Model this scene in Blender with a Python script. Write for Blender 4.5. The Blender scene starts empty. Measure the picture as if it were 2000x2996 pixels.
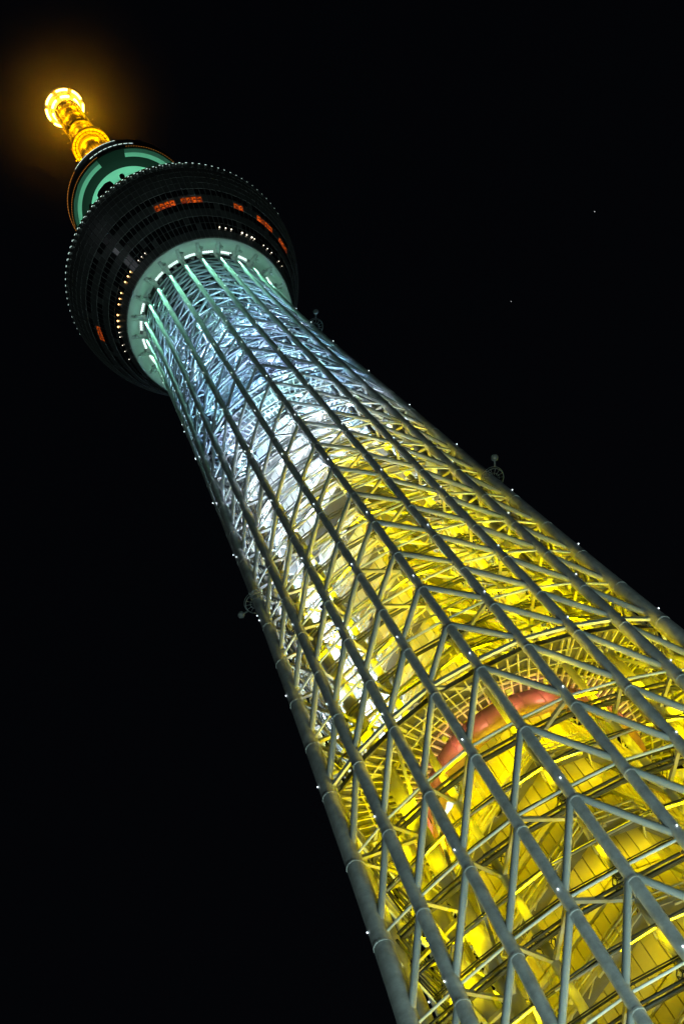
import bpy, math, random
import numpy as np
from mathutils import Vector, Matrix
random.seed(7); rng = np.random.default_rng(7)
SC = bpy.context.scene
COL = SC.collection
rad = math.radians

# ---------------------------------------------------------------- camera
PHI = 0.1439                                   # the tower face nearest the camera is turned by this much
CAM_POS = Vector((0.0, -114.572, 1.6))
cam_d = bpy.data.cameras.new('camera'); cam = bpy.data.objects.new('camera', cam_d); COL.objects.link(cam)
cam_d.sensor_fit = 'VERTICAL'; cam_d.sensor_height = 36.0; cam_d.sensor_width = 24.0
cam_d.lens = 56.843; cam_d.clip_end = 20000; cam_d.clip_start = 0.5
CAM_R = Matrix.Rotation(0.00082, 3, 'Z') @ Matrix.Rotation(2.6601, 3, 'X') @ Matrix.Rotation(-0.6015, 3, 'Z')
cam.matrix_world = Matrix.Translation(CAM_POS) @ CAM_R.to_4x4()
SC.camera = cam

# ---------------------------------------------------------------- night sky, moon, exposure
w = bpy.data.worlds.new('World'); SC.world = w; w.use_nodes = True
nt = w.node_tree
sky = nt.nodes.new('ShaderNodeTexSky'); sky.sky_type = 'NISHITA'; sky.sun_disc = False
sky.sun_elevation = rad(-4.0); sky.sun_rotation = rad(200); sky.altitude = 10
bg = nt.nodes['Background']; bg.inputs['Strength'].default_value = 0.10
nt.links.new(sky.outputs['Color'], bg.inputs['Color'])
moon_d = bpy.data.lights.new('moon', 'SUN'); moon_d.energy = 0.012; moon_d.angle = rad(0.5); moon_d.color = (0.85, 0.92, 1.0)
moon = bpy.data.objects.new('moon', moon_d); COL.objects.link(moon); moon.rotation_euler = (rad(50), 0, rad(-30))
SC.view_settings.view_transform = 'Standard'; SC.view_settings.look = 'None'
SC.view_settings.exposure = 0.0; SC.view_settings.gamma = 1.0; SC.view_settings.use_curve_mapping = False
SC.cycles.max_bounces = 5; SC.cycles.diffuse_bounces = 3; SC.cycles.glossy_bounces = 2; SC.cycles.volume_bounces = 0
SC.cycles.use_denoising = True; SC.cycles.use_light_tree = True
SC.cycles.sample_clamp_indirect = 4.0

# ---------------------------------------------------------------- materials
def mat(name, col, rough=0.5, metal=0.0, noise=0.0, nscale=1.0, emit=None, estr=0.0, dirt=None, spec=0.5, vary=0.0, bump=0.0):
    m = bpy.data.materials.new(name); m.use_nodes = True
    n = m.node_tree; b = n.nodes['Principled BSDF']
    b.inputs['Base Color'].default_value = (*col, 1); b.inputs['Roughness'].default_value = rough
    b.inputs['Metallic'].default_value = metal; b.inputs['Specular IOR Level'].default_value = spec
    if emit:
        b.inputs['Emission Color'].default_value = (*emit, 1); b.inputs['Emission Strength'].default_value = estr
    if noise or vary:
        geo = n.nodes.new('ShaderNodeNewGeometry')
        cur = None
        rgb = n.nodes.new('ShaderNodeRGB'); rgb.outputs[0].default_value = (*col, 1); cur = rgb.outputs[0]
        if noise:
            t = n.nodes.new('ShaderNodeTexNoise'); t.inputs['Scale'].default_value = nscale; t.inputs['Detail'].default_value = 8
            t.inputs['Roughness'].default_value = 0.65
            n.links.new(geo.outputs['Position'], t.inputs['Vector'])
            r = n.nodes.new('ShaderNodeMapRange'); r.inputs['From Min'].default_value = 0.35; r.inputs['From Max'].default_value = 0.68
            n.links.new(t.outputs['Fac'], r.inputs['Value'])
            mx = n.nodes.new('ShaderNodeMix'); mx.data_type = 'RGBA'
            mx.inputs['B'].default_value = (*(dirt or tuple(c*0.55 for c in col)), 1)
            mm = n.nodes.new('ShaderNodeMath'); mm.operation = 'MULTIPLY'; mm.inputs[1].default_value = noise
            n.links.new(r.outputs['Result'], mm.inputs[0]); n.links.new(mm.outputs[0], mx.inputs['Factor'])
            n.links.new(cur, mx.inputs['A']); cur = mx.outputs['Result']
            if bump:
                bp = n.nodes.new('ShaderNodeBump'); bp.inputs['Strength'].default_value = bump; bp.inputs['Distance'].default_value = 0.10
                n.links.new(t.outputs['Fac'], bp.inputs['Height']); n.links.new(bp.outputs['Normal'], b.inputs['Normal'])
        if vary:
            oi = n.nodes.new('ShaderNodeObjectInfo'); hs = n.nodes.new('ShaderNodeHueSaturation')
            r2 = n.nodes.new('ShaderNodeMapRange'); r2.inputs['To Min'].default_value = 1-vary; r2.inputs['To Max'].default_value = 1+vary
            n.links.new(oi.outputs['Random'], r2.inputs['Value']); n.links.new(r2.outputs['Result'], hs.inputs['Value'])
            n.links.new(cur, hs.inputs['Color']); cur = hs.outputs['Color']
        n.links.new(cur, b.inputs['Base Color'])
    return m
M = {
 'column': mat('tower_column_paint', (0.68, 0.71, 0.70), 0.5, noise=0.85, nscale=0.6, dirt=(0.36, 0.37, 0.365), bump=0.3),
 'brace':  mat('tower_brace_paint', (0.56, 0.61, 0.595), 0.45, noise=0.35, nscale=1.3, dirt=(0.38, 0.41, 0.40), vary=0.08),
 'inner':  mat('inner_steel_paint', (0.32, 0.33, 0.32), 0.5, noise=0.3, nscale=0.8, vary=0.1),
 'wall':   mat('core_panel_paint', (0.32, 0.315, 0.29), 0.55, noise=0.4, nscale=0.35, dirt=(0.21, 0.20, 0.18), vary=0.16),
 'wall_yellow_light': mat('core_panel_yellow_light', (0.37, 0.345, 0.15), 0.55, noise=0.4, nscale=0.35, dirt=(0.25, 0.225, 0.09), vary=0.16),  # yellow lamplight put into the panel colour, keeping blue spill down
 'wallback': mat('core_joint', (0.03, 0.03, 0.028), 0.8),
 'belt':   mat('belt_beam_paint', (0.42, 0.42, 0.40), 0.45, noise=0.2, nscale=1.0),
 'rail':   mat('walkway_galvanised', (0.34, 0.34, 0.31), 0.4, metal=0.0, noise=0.2, nscale=3.0),
 'grate':  mat('walkway_plate', (0.10, 0.10, 0.095), 0.7, noise=0.4, nscale=2.0),
 'pipe':   mat('dark_cable_pipe', (0.022, 0.027, 0.024), 0.55, noise=0.3, nscale=2.0),
 'dark':   mat('dark_fascia', (0.05, 0.052, 0.05), 0.6, noise=0.3, nscale=0.7),
 'drum':   mat('drum_paint', (0.11, 0.058, 0.05), 0.5, noise=0.35, nscale=0.5),
 'lampbody': mat('lamp_housing', (0.35, 0.36, 0.35), 0.4),
 'panel':  mat('deck_panel_grey', (0.10, 0.103, 0.098), 0.4, noise=0.4, nscale=0.25, vary=0.25),
 'glass':  mat('deck_glass_dark', (0.012, 0.013, 0.014), 0.12, vary=0.3),
 'mullion': mat('deck_mullion', (0.30, 0.30, 0.29), 0.5),
 'black': mat('black_cladding_and_shade', (0.010, 0.011, 0.010), 0.7),  # cladding, and the painted-in shade of the upper deck's unlit ring
 'cage': mat('cage_grey', (0.11, 0.12, 0.12), 0.5),
 'soffit': mat('deck_soffit_paint', (0.62, 0.66, 0.63), 0.6, noise=0.3, nscale=0.4),
 'soffit_light': mat('soffit_band_white', (0.75, 0.78, 0.76), 0.6, noise=0.12, nscale=0.6),
 'soffit_shade': mat('soffit_band_shade', (0.20, 0.22, 0.215), 0.6, noise=0.2, nscale=0.6),  # outer band is dimmer by its angle; that shade is put into the grey
 'gold':   mat('mast_paint', (0.62, 0.60, 0.55), 0.45, noise=0.45, nscale=0.9, dirt=(0.3, 0.27, 0.22)),
 'ground': mat('plaza_paving', (0.16, 0.155, 0.15), 0.85, noise=0.5, nscale=0.2),
 'e_white': mat('led_white', (0.8, 0.8, 0.8), 0.5, emit=(0.80, 1.0, 0.93), estr=2.0),
 'e_rim':  mat('rim_led', (0.8, 0.8, 0.8), 0.5, emit=(0.72, 1.0, 0.92), estr=0.95),
 'e_mark': mat('marker_led', (0.8, 0.8, 0.8), 0.5, emit=(0.80, 0.93, 1.0), estr=2.3),
 'e_warm': mat('warm_bulb', (0.8, 0.8, 0.8), 0.5, emit=(1.0, 0.55, 0.18), estr=4.5),
 'e_warmw': mat('warm_white_bulb', (0.8, 0.8, 0.8), 0.5, emit=(1.0, 0.86, 0.66), estr=2.8),
 'e_orange': mat('orange_led', (0.5, 0.3, 0.1), 0.5, emit=(1.0, 0.38, 0.06), estr=0.55),
 'e_gold': mat('gold_lamp', (0.8, 0.7, 0.4), 0.5, emit=(1.0, 0.58, 0.09), estr=16.0),
 'e_goldbead': mat('gold_bead', (0.8, 0.7, 0.4), 0.5, emit=(1.0, 0.60, 0.05), estr=3.2),
 'e_star': mat('star_light', (0, 0, 0), 0.5, emit=(0.95, 0.97, 1.0), estr=0.6),
 'f_yellow': mat('flood_lens_yellow', (0.5, 0.5, 0.4), 0.3, emit=(1.0, 0.78, 0.02), estr=3.0),
 'f_white': mat('flood_lens_white', (0.5, 0.5, 0.5), 0.3, emit=(0.85, 0.93, 1.0), estr=4.0),
 'f_green': mat('flood_lens_green', (0.5, 0.5, 0.5), 0.3, emit=(0.35, 1.0, 0.65), estr=4.0),
}
def red_window_mat():
    m = bpy.data.materials.new('red_lit_window'); m.use_nodes = True; n = m.node_tree
    b = n.nodes['Principled BSDF']; b.inputs['Base Color'].default_value = (0.1, 0.03, 0.01, 1); b.inputs['Roughness'].default_value = 0.3
    geo = n.nodes.new('ShaderNodeNewGeometry'); t = n.nodes.new('ShaderNodeTexNoise'); t.inputs['Scale'].default_value = 2.2; t.inputs['Detail'].default_value = 4
    n.links.new(geo.outputs['Position'], t.inputs['Vector'])
    c = n.nodes.new('ShaderNodeValToRGB'); e = c.color_ramp.elements
    e[0].position = 0.42; e[0].color = (0.16, 0.004, 0.0, 1); e[1].position = 0.60; e[1].color = (1.0, 0.14, 0.008, 1)
    n.links.new(t.outputs['Fac'], c.inputs['Fac']); n.links.new(c.outputs['Color'], b.inputs['Emission Color'])
    oi = n.nodes.new('ShaderNodeObjectInfo'); mr_ = n.nodes.new('ShaderNodeMapRange'); mr_.inputs['To Min'].default_value = 0.35; mr_.inputs['To Max'].default_value = 1.1
    n.links.new(oi.outputs['Random'], mr_.inputs['Value']); n.links.new(mr_.outputs['Result'], b.inputs['Emission Strength'])
    return m
M['e_red'] = red_window_mat()

# ---------------------------------------------------------------- mesh helpers
class MB:
    def __init__(s): s.v = []; s.f = []; s.sm = []
    def add(s, vs, fs, smooth=False):
        o = len(s.v); s.v.extend([tuple(x) for x in vs]); s.f.extend([tuple(i+o for i in f) for f in fs]); s.sm.extend([smooth]*len(fs))
    def tube(s, p, q, r0, r1=None, n=8, caps=True):
        p = Vector(p); q = Vector(q); r1 = r0 if r1 is None else r1
        d = (q-p)
        if d.length < 1e-6: return
        d.normalize(); a = d.orthogonal().normalized(); b = d.cross(a)
        vs = []
        for c, r in ((p, r0), (q, r1)):
            for i in range(n):
                t = 2*math.pi*i/n; vs.append(c + a*(r*math.cos(t)) + b*(r*math.sin(t)))
        s.add(vs, [(i, (i+1) % n, n+(i+1) % n, n+i) for i in range(n)], True)
        if caps: s.add(vs, [tuple(range(n-1, -1, -1)), tuple(range(n, 2*n))])
    def path(s, pts, rads, n=12):
        vs = []; m = len(pts); pts = [Vector(p) for p in pts]
        ref = None
        for i, p in enumerate(pts):
            d = (pts[min(i+1, m-1)] - pts[max(i-1, 0)]).normalized()
            a = Vector((0, 0, 1)).cross(d) if abs(d.z) < 0.9 else Vector((1, 0, 0)).cross(d)
            a.normalize(); b = d.cross(a)
            for k in range(n):
                t = 2*math.pi*k/n; vs.append(p + a*(rads[i]*math.cos(t)) + b*(rads[i]*math.sin(t)))
        fs = [(i*n+k, i*n+(k+1) % n, (i+1)*n+(k+1) % n, (i+1)*n+k) for i in range(m-1) for k in range(n)]
        s.add(vs, fs, True); s.add(vs, [tuple(range(n-1, -1, -1)), tuple(range((m-1)*n, m*n))])
    def bar(s, p, q, wd, ht, up=(0, 0, 1)):          # rectangular bar from p to q
        p = Vector(p); q = Vector(q); d = (q-p)
        if d.length < 1e-6: return
        d.normalize(); up = Vector(up)
        if abs(d.dot(up)) > 0.98: up = Vector((1, 0, 0))
        a = d.cross(up).normalized(); b = a.cross(d).normalized()
        vs = [c + a*(sx*wd/2) + b*(sy*ht/2) for c in (p, q) for sx, sy in ((-1, -1), (1, -1), (1, 1), (-1, 1))]
        s.add(vs, [(3, 2, 1, 0), (4, 5, 6, 7), (0, 1, 5, 4), (1, 2, 6, 5), (2, 3, 7, 6), (3, 0, 4, 7)])
    def box(s, c, hx, hy, hz, rz=0.0, rx=0.0):
        R = Matrix.Rotation(rz, 3, 'Z') @ Matrix.Rotation(rx, 3, 'X'); c = Vector(c)
        vs = [c + R @ Vector((x*hx, y*hy, z*hz)) for z in (-1, 1) for x, y in ((-1, -1), (1, -1), (1, 1), (-1, 1))]
        s.add(vs, [(3, 2, 1, 0), (4, 5, 6, 7), (0, 1, 5, 4), (1, 2, 6, 5), (2, 3, 7, 6), (3, 0, 4, 7)])
    def lathe(s, prof, n=96, smooth=True, a0=0.0, a1=2*math.pi):
        full = abs(a1-a0-2*math.pi) < 1e-6; k = n if full else n+1; vs = []
        for r, z in prof:
            for i in range(k):
                t = a0+(a1-a0)*i/n; vs.append((r*math.sin(t), -r*math.cos(t), z))
        fs = []
        for j in range(len(prof)-1):
            for i in range(n):
                i2 = (i+1) % k if full else i+1
                fs.append((j*k+i, j*k+i2, (j+1)*k+i2, (j+1)*k+i))
        s.add(vs, fs, smooth)
    def build(s, name, m, parent=None, label=None, kind=None):
        me = bpy.data.meshes.new(name); me.from_pydata(s.v, [], s.f)
        if s.sm: me.polygons.foreach_set('use_smooth', s.sm)
        me.materials.append(M[m] if isinstance(m, str) else m); me.update()
        o = bpy.data.objects.new(name, me); COL.objects.link(o); o.parent = parent
        if label: o['label'] = label
        if kind: o['kind'] = kind
        return o
def link_mesh(name, me, parent=None, mw=None):
    o = bpy.data.objects.new(name, me); COL.objects.link(o); o.parent = parent
    if mw is not None: o.matrix_local = mw
    return o
def empty(name, loc=(0, 0, 0), parent=None):
    o = bpy.data.objects.new(name, None); COL.objects.link(o); o.location = loc; o.parent = parent; o.empty_display_size = 0.5
    return o
def unit_mesh(name, m, fn):
    b = MB(); fn(b); me = bpy.data.meshes.new(name); me.from_pydata(b.v, [], b.f)
    me.polygons.foreach_set('use_smooth', b.sm); me.materials.append(M[m]); me.update(); return me
def frame(p, q, sx, sy, up=(0, 0, 1)):               # matrix taking the unit z-axis piece onto p->q
    p = Vector(p); q = Vector(q); d = q-p; L = d.length; d.normalize(); up = Vector(up)
    if abs(d.dot(up)) > 0.98: up = Vector((1, 0, 0))
    a = d.cross(up).normalized(); b = a.cross(d).normalized()
    R = Matrix((a, b, d)).transposed().to_4x4()
    return Matrix.Translation(p) @ R @ Matrix.Diagonal((sx, sy, L, 1))
def pol(r, t, z): return Vector((r*math.sin(t), -r*math.cos(t), z))
FPX = 4730.57
def px(P):                                           # size of one metre at P, and whether P is inside the frame
    q = CAM_R.transposed() @ (Vector(P)-CAM_POS)
    if q.z > -1: return None
    return 1000+FPX*q.x/-q.z, 1498-FPX*q.y/-q.z, q.length
def seen_size(p, q):
    a, b = px(p), px(q)
    if a is None or b is None: return 0
    x = (a[0]+b[0])/2; y = (a[1]+b[1])/2
    if not (-150 < x < 2150 and -150 < y < 3150): return 0
    c = (Vector(p)+Vector(q))/2; n = Vector((c.x, c.y, 0)).normalized(); v = (CAM_POS-c).normalized()
    return math.hypot(a[0]-b[0], a[1]-b[1]) * (1.0 if n.dot(v) > -0.12 else 0.02)

# ---------------------------------------------------------------- setting
g = MB(); R0 = 6000; n = 64
g.add([(0, 0, 0)]+[(R0*math.cos(2*math.pi*i/n), R0*math.sin(2*math.pi*i/n), 0) for i in range(n)], [(0, i+1, (i+1) % n+1) for i in range(n)])
ground = g.build('ground', 'ground', kind='structure')

# ---------------------------------------------------------------- the tower
tower = empty('lattice_tower')
tower['label'] = 'tall steel lattice tower lit yellow, white and green, with round decks and a golden mast'
tower['category'] = 'tower'

def pchip(xs, ys):
    xs = np.array(xs, float); ys = np.array(ys, float); h = np.diff(xs); d = np.diff(ys)/h
    m = np.zeros(len(xs)); m[0] = d[0]; m[-1] = d[-1]
    for i in range(1, len(xs)-1):
        if d[i-1]*d[i] > 0:
            w1 = 2*h[i]+h[i-1]; w2 = h[i]+2*h[i-1]; m[i] = (w1+w2)/(w1/d[i-1]+w2/d[i])
    def f(x):
        i = int(np.clip(np.searchsorted(xs, x)-1, 0, len(h)-1)); t = (x-xs[i])/h[i]
        return float((2*t**3-3*t*t+1)*ys[i]+(t**3-2*t*t+t)*h[i]*m[i]+(-2*t**3+3*t*t)*ys[i+1]+(t**3-t*t)*h[i]*m[i+1])
    return f
ZK = [0, 104.85, 142.5, 182.6, 222.8, 300, 330]
RJ = [pchip(ZK, v) for v in ([18.4, 17.62, 17.48, 16.95, 16.1, 14.55, 14.0], [20.4, 18.3, 18.08, 17.38, 16.32, 14.55, 14.0],
      [25.5, 19.85, 19.2, 18.2, 17.0, 14.55, 14.0], [32, 22.55, 21.0, 19.2, 17.55, 14.55, 14.0], [39.3, 25.65, 22.95, 20.47, 18.25, 14.55, 14.0])]
AJ = [pchip(ZK, v) for v in ([0, 0, 0, 0, 0, 0, 0], [20, 17.7, 17.35, 16.7, 16.4, 15, 15], [38, 35.4, 34.2, 32.3, 31.5, 30, 30],
      [51, 50.0, 48.4, 47.5, 47.0, 45, 45], [60, 60, 60, 60, 60, 60, 60])]
DJ = [pchip([0, 105, 223, 330], v) for v in ([1.2, 1.15, 1.0, 0.95], [1.2, 1.12, 1.0, 0.95], [1.3, 1.2, 1.05, 0.95], [1.6, 1.4, 1.15, 0.95], [2.3, 2.0, 1.5, 1.0])]
def sect(c):
    s = (c % 24 + 4)//8; j = c % 24 - 8*s; return s, j
def cpos(c, z, dr=0.0):
    s, j = sect(c); k = abs(j)
    return pol(RJ[k](z)+dr, PHI+s*2*math.pi/3+math.copysign(rad(AJ[k](z)), j), z)
def cang(c, z):
    s, j = sect(c); return PHI+s*2*math.pi/3+math.copysign(rad(AJ[abs(j)](z)), j)
def rout(t, z):                                       # outline radius at azimuth t (radians, tower frame)
    t = (math.degrees(t-PHI)+60) % 120-60; a = abs(t)
    for k in range(4):
        a0, a1 = AJ[k](z), AJ[k+1](z)
        if a <= a1 or k == 3:
            p = pol(RJ[k](z), rad(a0), 0); q = pol(RJ[k+1](z), rad(a1), 0); dd = pol(1, rad(a), 0)
            e = q-p; den = dd.x*e.y-dd.y*e.x
            return (p.x*e.y-p.y*e.x)/den
LV = [104.85-12.55*i for i in range(8, 0, -1)] + [104.85, 117.4, 129.95, 142.5] + [142.5+10.04*i for i in range(1, 13)]
LV += [LV[-1]+7.0*i for i in range(1, 7)]
LV += [LV[-1]+4.67*i for i in range(1, 5)]
ILEV = {round(z, 1): i for i, z in enumerate(LV)}
KA, KD, KN, KP = 8, 11, 21, 23
PLAT_D, PLAT_N = LV[KD], LV[KN]

for c in range(24):
    s, j = sect(c); k = abs(j); b = MB()
    zs = sorted(set(LV+[0.0, 327.2]+[(LV[i]+LV[i+1])/2 for i in range(len(LV)-1)]))
    b.path([cpos(c, z) for z in zs], [DJ[k](z)/2 for z in zs], 14)
    for i in range(0, len(LV)-6, 1):                  # bolted joint collars
        z = LV[i]-(1.9 if k != 4 else 1.2); p, q = cpos(c, z-0.14), cpos(c, z+0.14); b.tube(p, q, DJ[k](z)/2+0.045, n=14)
    b.build('column', 'column', tower)

CYL = {}
def unit_cyl(m, n=12):
    key = (m, n)
    if key not in CYL: CYL[key] = unit_mesh('tube_'+m, m, lambda b: b.tube((0, 0, 0), (0, 0, 1), 0.5, n=n, caps=False))
    return CYL[key]
BOX = {}
def unit_box(m):
    if m not in BOX: BOX[m] = unit_mesh('bar_'+m, m, lambda b: b.box((0, 0, 0.5), 0.5, 0.5, 0.5))
    return BOX[m]
braces, beams = [], []
for c in range(24):
    s, j = sect(c); near, far = (c, c+1) if j >= 0 else (c+1, c)
    for i in range(len(LV)):
        z = LV[i]
        beams.append((cpos(c, z+0.25), cpos(c+1, z+0.25), z))
        if i:
            d = 0.72 if z < 150 else 0.72-(z-150)*0.0021
            braces.append((cpos(near, z-0.75), cpos(far, LV[i-1]+0.55), max(d, 0.34)))
braces.sort(key=lambda t: -seen_size(t[0], t[1])); beams.sort(key=lambda t: -seen_size(t[0], t[1]))
for p, q, d in braces[:300]: link_mesh('brace', unit_cyl('brace'), tower, frame(p, q, d, d))
rest = MB()
for p, q, d in braces[300:]: rest.tube(p, q, d/2, n=8, caps=False)
rest.build('far_brace_lattice', 'brace', tower, kind='stuff')
for p, q, z in beams[:300]:
    if abs(z-PLAT_D) < 0.1 or abs(z-PLAT_N) < 0.1: link_mesh('ring_beam', unit_box('brace'), tower, frame(p, q, 0.30, 0.50))
    else: link_mesh('ring_beam', unit_cyl('brace'), tower, frame(p, q, 0.30, 0.30))
rest = MB()
for p, q, z in beams[300:]: rest.tube(p, q, 0.15, n=6, caps=False)
rest.build('far_ring_beam_lattice', 'brace', tower, kind='stuff')

# white marker lights on every second joint of the columns facing out
mk = unit_mesh('marker_bulb', 'e_mark', lambda b: [b.tube((0, 0, -0.07), (0, 0, 0.07), 0.07, n=8), b.tube((0, 0, 0.07), (0, 0, 0.11), 0.07, 0.03, n=8)])
for c in list(range(-7, 8)):
    for i in range(KA-1, len(LV)-2):
        if (i-KA-1+c) % 2 == 0:
            s, j = sect(c); z = LV[i]+1.1
            if i > 24 and (i % 4 > 1): continue
            o = link_mesh('marker_light', mk, tower, Matrix.Translation(cpos(c, z, DJ[abs(j)](z)/2+0.12)) )
# round antenna cages on the corner columns
def cage(c, z, side):
    b = MB(); p = cpos(c, z, 0.5); t = cang(c, z); R = 1.45
    for rr, dz, th in ((R, 0, 0.05), (R+0.12, 0.35, 0.04), (R*0.55, 0, 0.035)):
        pts = [p+Vector((rr*math.cos(2*math.pi*k/28), rr*math.sin(2*math.pi*k/28), dz)) for k in range(28)]
        for k in range(28): b.tube(pts[k], pts[(k+1) % 28], th, n=6, caps=False)
    for k in range(14):
        a = 2*math.pi*k/14; b.tube(p+Vector((0.5*math.cos(a), 0.5*math.sin(a), 0)), p+Vector((R*math.cos(a), R*math.sin(a), 0)), 0.035, n=5)
    o = b.build('antenna_cage', 'cage', tower)
    d = MB(); t2 = t+side; e = p+pol(R+0.2, t2, 0.3); f = p+pol(R+0.9, t2, 0.7)
    d.tube(e, f, 0.12, n=8); d.lathe([(0.05, -0.2), (0.4, -0.1), (0.52, 0.15), (0.42, 0.42), (0.05, 0.5)], 14)
    base = len(d.v)-5*14
    d.v[base:] = [tuple(Vector(v)+f+pol(0.3, t2, 0)) for v in d.v[base:]]
    d.build('cage_bulb', 'cage', o)
cage(4, 189.5, -0.5); cage(-4, 188.8, -0.9); cage(4, 275, -0.5); 

# ---------------------------------------------------------------- inner columns and struts
INN = []                                              # (azimuth, radius fn)
for s in range(3):
    for th, r in ((-52, 16.9), (-36, 14.8), (0, 13.9), (36, 14.8), (52, 16.9)):
        INN.append((PHI+s*2*math.pi/3+rad(th), r, abs(th) == 52))
def ipos(t, r, z): return pol(min(r, rout(t, z)-2.4), t, z)
for t, r, trunk in INN:
    b = MB(); zs = [0]+[z for z in LV if z < 322]+[326]
    b.path([ipos(t, r, z) for z in zs], [(1.0 if trunk else 0.5)*(1-0.35*z/330) for z in zs], 12)
    b.build('inner_column', 'inner', tower)
struts = []
for t, r, trunk in INN:
    for i, z in enumerate(LV[5:27]):
        P = ipos(t, r, z)
        ds = sorted(((cpos(c, z)-P).length, c) for c in range(24))
        for _, c in ds[:2 if not trunk else 3]:
            struts.append((P, cpos(c, z), 0.34, 0.46))
        if trunk and i:
            c = ds[0][1]
            struts.append((P, cpos(c, LV[5+i-1]), 0.34, 0.34)); struts.append((ipos(t, r, LV[5+i-1]), cpos(ds[1][1], z), 0.30, 0.30))
for a in range(len(INN)):                             # ring ties and diagonals between neighbouring inner columns
    t0, r0, k0 = INN[a]; t1, r1, k1 = INN[(a+1) % len(INN)]
    for i in range(5, 27):
        z = LV[i]
        if z < PLAT_D and not (k0 and k1): continue
        struts.append((ipos(t0, r0, z), ipos(t1, r1, z), 0.28, 0.40))
        if k0 and k1 or (a % 2 == 0 and z > PLAT_D): struts.append((ipos(t0, r0, z), ipos(t1, r1, LV[i-1]), 0.26, 0.26))
struts.sort(key=lambda t: -seen_size(t[0], t[1]))
for p, q, a_, b_ in struts[:240]: link_mesh('strut', unit_box('inner'), tower, frame(p, q, a_, b_))
rest = MB()
for p, q, a_, b_ in struts[240:]: rest.bar(p, q, a_, b_)
rest.build('far_strut_lattice', 'inner', tower, kind='stuff')
# safety hoops round the inner columns
hoop = unit_mesh('hoop', 'pipe', lambda b: [b.tube((math.cos(k*math.pi/3)*1.05, math.sin(k*math.pi/3)*1.05, zz), (math.cos((k+1)*math.pi/3)*1.05, math.sin((k+1)*math.pi/3)*1.05, zz), 0.06, n=5) for k in range(6) for zz in (0, 0.9)]
        + [b.tube((math.cos(k*math.pi/3)*1.05, math.sin(k*math.pi/3)*1.05, 0), (math.cos(k*math.pi/3)*1.05, math.sin(k*math.pi/3)*1.05, 0.9), 0.05, n=5) for k in range(6)]
        + [b.tube((0, 0, 0.45), (math.cos(k*2*math.pi/3)*1.05, math.sin(k*2*math.pi/3)*1.05, 0.45), 0.05, n=5) for k in range(3)])
for t, r, trunk in INN[:5]:
    for i in range(KA-1, KD+5):
        if not trunk: link_mesh('safety_hoop', hoop, tower, Matrix.Translation(ipos(t, r, LV[i]+2.2)))
# dark cable pipes running round just inside the outer columns
def pbun(b):
    for x, y, r in ((0, 0, 0.13), (0.34, 0.10, 0.10), (-0.30, 0.16, 0.09)): b.tube((x, y, 0), (x, y, 1), r, n=8, caps=False)
bund = unit_mesh('pipe_bundle', 'pipe', pbun)
for c in range(-7, 7):
    for i in range(KA-2, 26):
        if i == KD: continue
        z = LV[i]; link_mesh('cable_pipe_run', bund, tower, frame(cpos(c, z, -2.0), cpos(c+1, z, -2.0), *((1.5, 1.5) if z < 150 else (1.1, 1.1))))
        if i <= KD: link_mesh('cable_pipe_run', bund, tower, frame(cpos(c, z-5.4, -2.2), cpos(c+1, z-5.4, -2.2), 0.8, 0.8)); link_mesh('cable_pipe_run', bund, tower, frame(cpos(c, z-8.6, -3.2), cpos(c+1, z-8.6, -3.2), 0.7, 0.7))
        if i > KD and c % 2 == 0:
            link_mesh('cable_pipe_run', bund, tower, frame(cpos(c, z-3.3, -2.6), cpos(c+1, z-3.3, -2.6), 0.8, 0.8))

# ---------------------------------------------------------------- core shaft, wall panels, walkways
def octo(R, half=12.0): return [pol(R, rad(19+90*k+sg*half), 0) for k in range(4) for sg in (-1, 1)]
core = empty('core_shaft', parent=tower)
b = MB()
def prism(b, poly, z0, z1):
    n = len(poly); vs = [Vector((p.x, p.y, z)) for z in (z0, z1) for p in poly]
    b.add(vs, [(i, (i+1) % n, n+(i+1) % n, n+i) for i in range(n)]+[tuple(range(n-1, -1, -1)), tuple(range(n, 2*n))])
SEG = [(0, 138.3, 11.5), (PLAT_D-0.2, 208, 6.9), (208, PLAT_N-0.3, 10.2), (PLAT_N+0.3, 326, 6.9)]
for z0, z1, R in SEG: prism(b, octo(R-0.10), z0, z1)
b.build('shaft_body', 'wallback', core)
pan = []
for z0, z1, R in SEG:
    poly = octo(R); zl = [z for z in LV if z0+2 < z < z1-2 and z > 55]; zl = [max(z0+0.4, 55)]+zl+[z1-0.2]
    for k in range(8):
        p, q = poly[k], poly[(k+1) % 8]; L = (q-p).length; nn = max(1, round(L/(1.35 if R > 8 else 1.3)))
        nrm = ((p+q)/2).normalized()
        for i in range(len(zl)-1):
            h = zl[i+1]-zl[i]
            if h < 1: continue
            rows = 2 if h > 6 else 1
            for u in range(nn):
                for v in range(rows):
                    c0 = p.lerp(q, (u+0.5)/nn); zz = zl[i]+h*(v+0.5)/rows
                    pan.append((c0, nrm, L/nn-0.10, h/rows-0.12, zz, zl[i]))
def pan_size(t):
    c = Vector((t[0].x, t[0].y, t[4])); f = t[1].dot((CAM_POS-c).normalized())
    a = px(c)
    if f < 0 or a is None or not (-50 < a[0] < 2050 and -50 < a[1] < 3050): return 0
    return f*t[2]*t[3]/a[2]**2
pan.sort(key=lambda t: -pan_size(t))
pbox = unit_mesh('wall_panel', 'wall', lambda b: b.box((0, 0, 0), 0.5, 0.5, 0.5)); pbox_lit = unit_mesh('wall_panel_yellow_light', 'wall_yellow_light', lambda b: b.box((0, 0, 0), 0.5, 0.5, 0.5))
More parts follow.
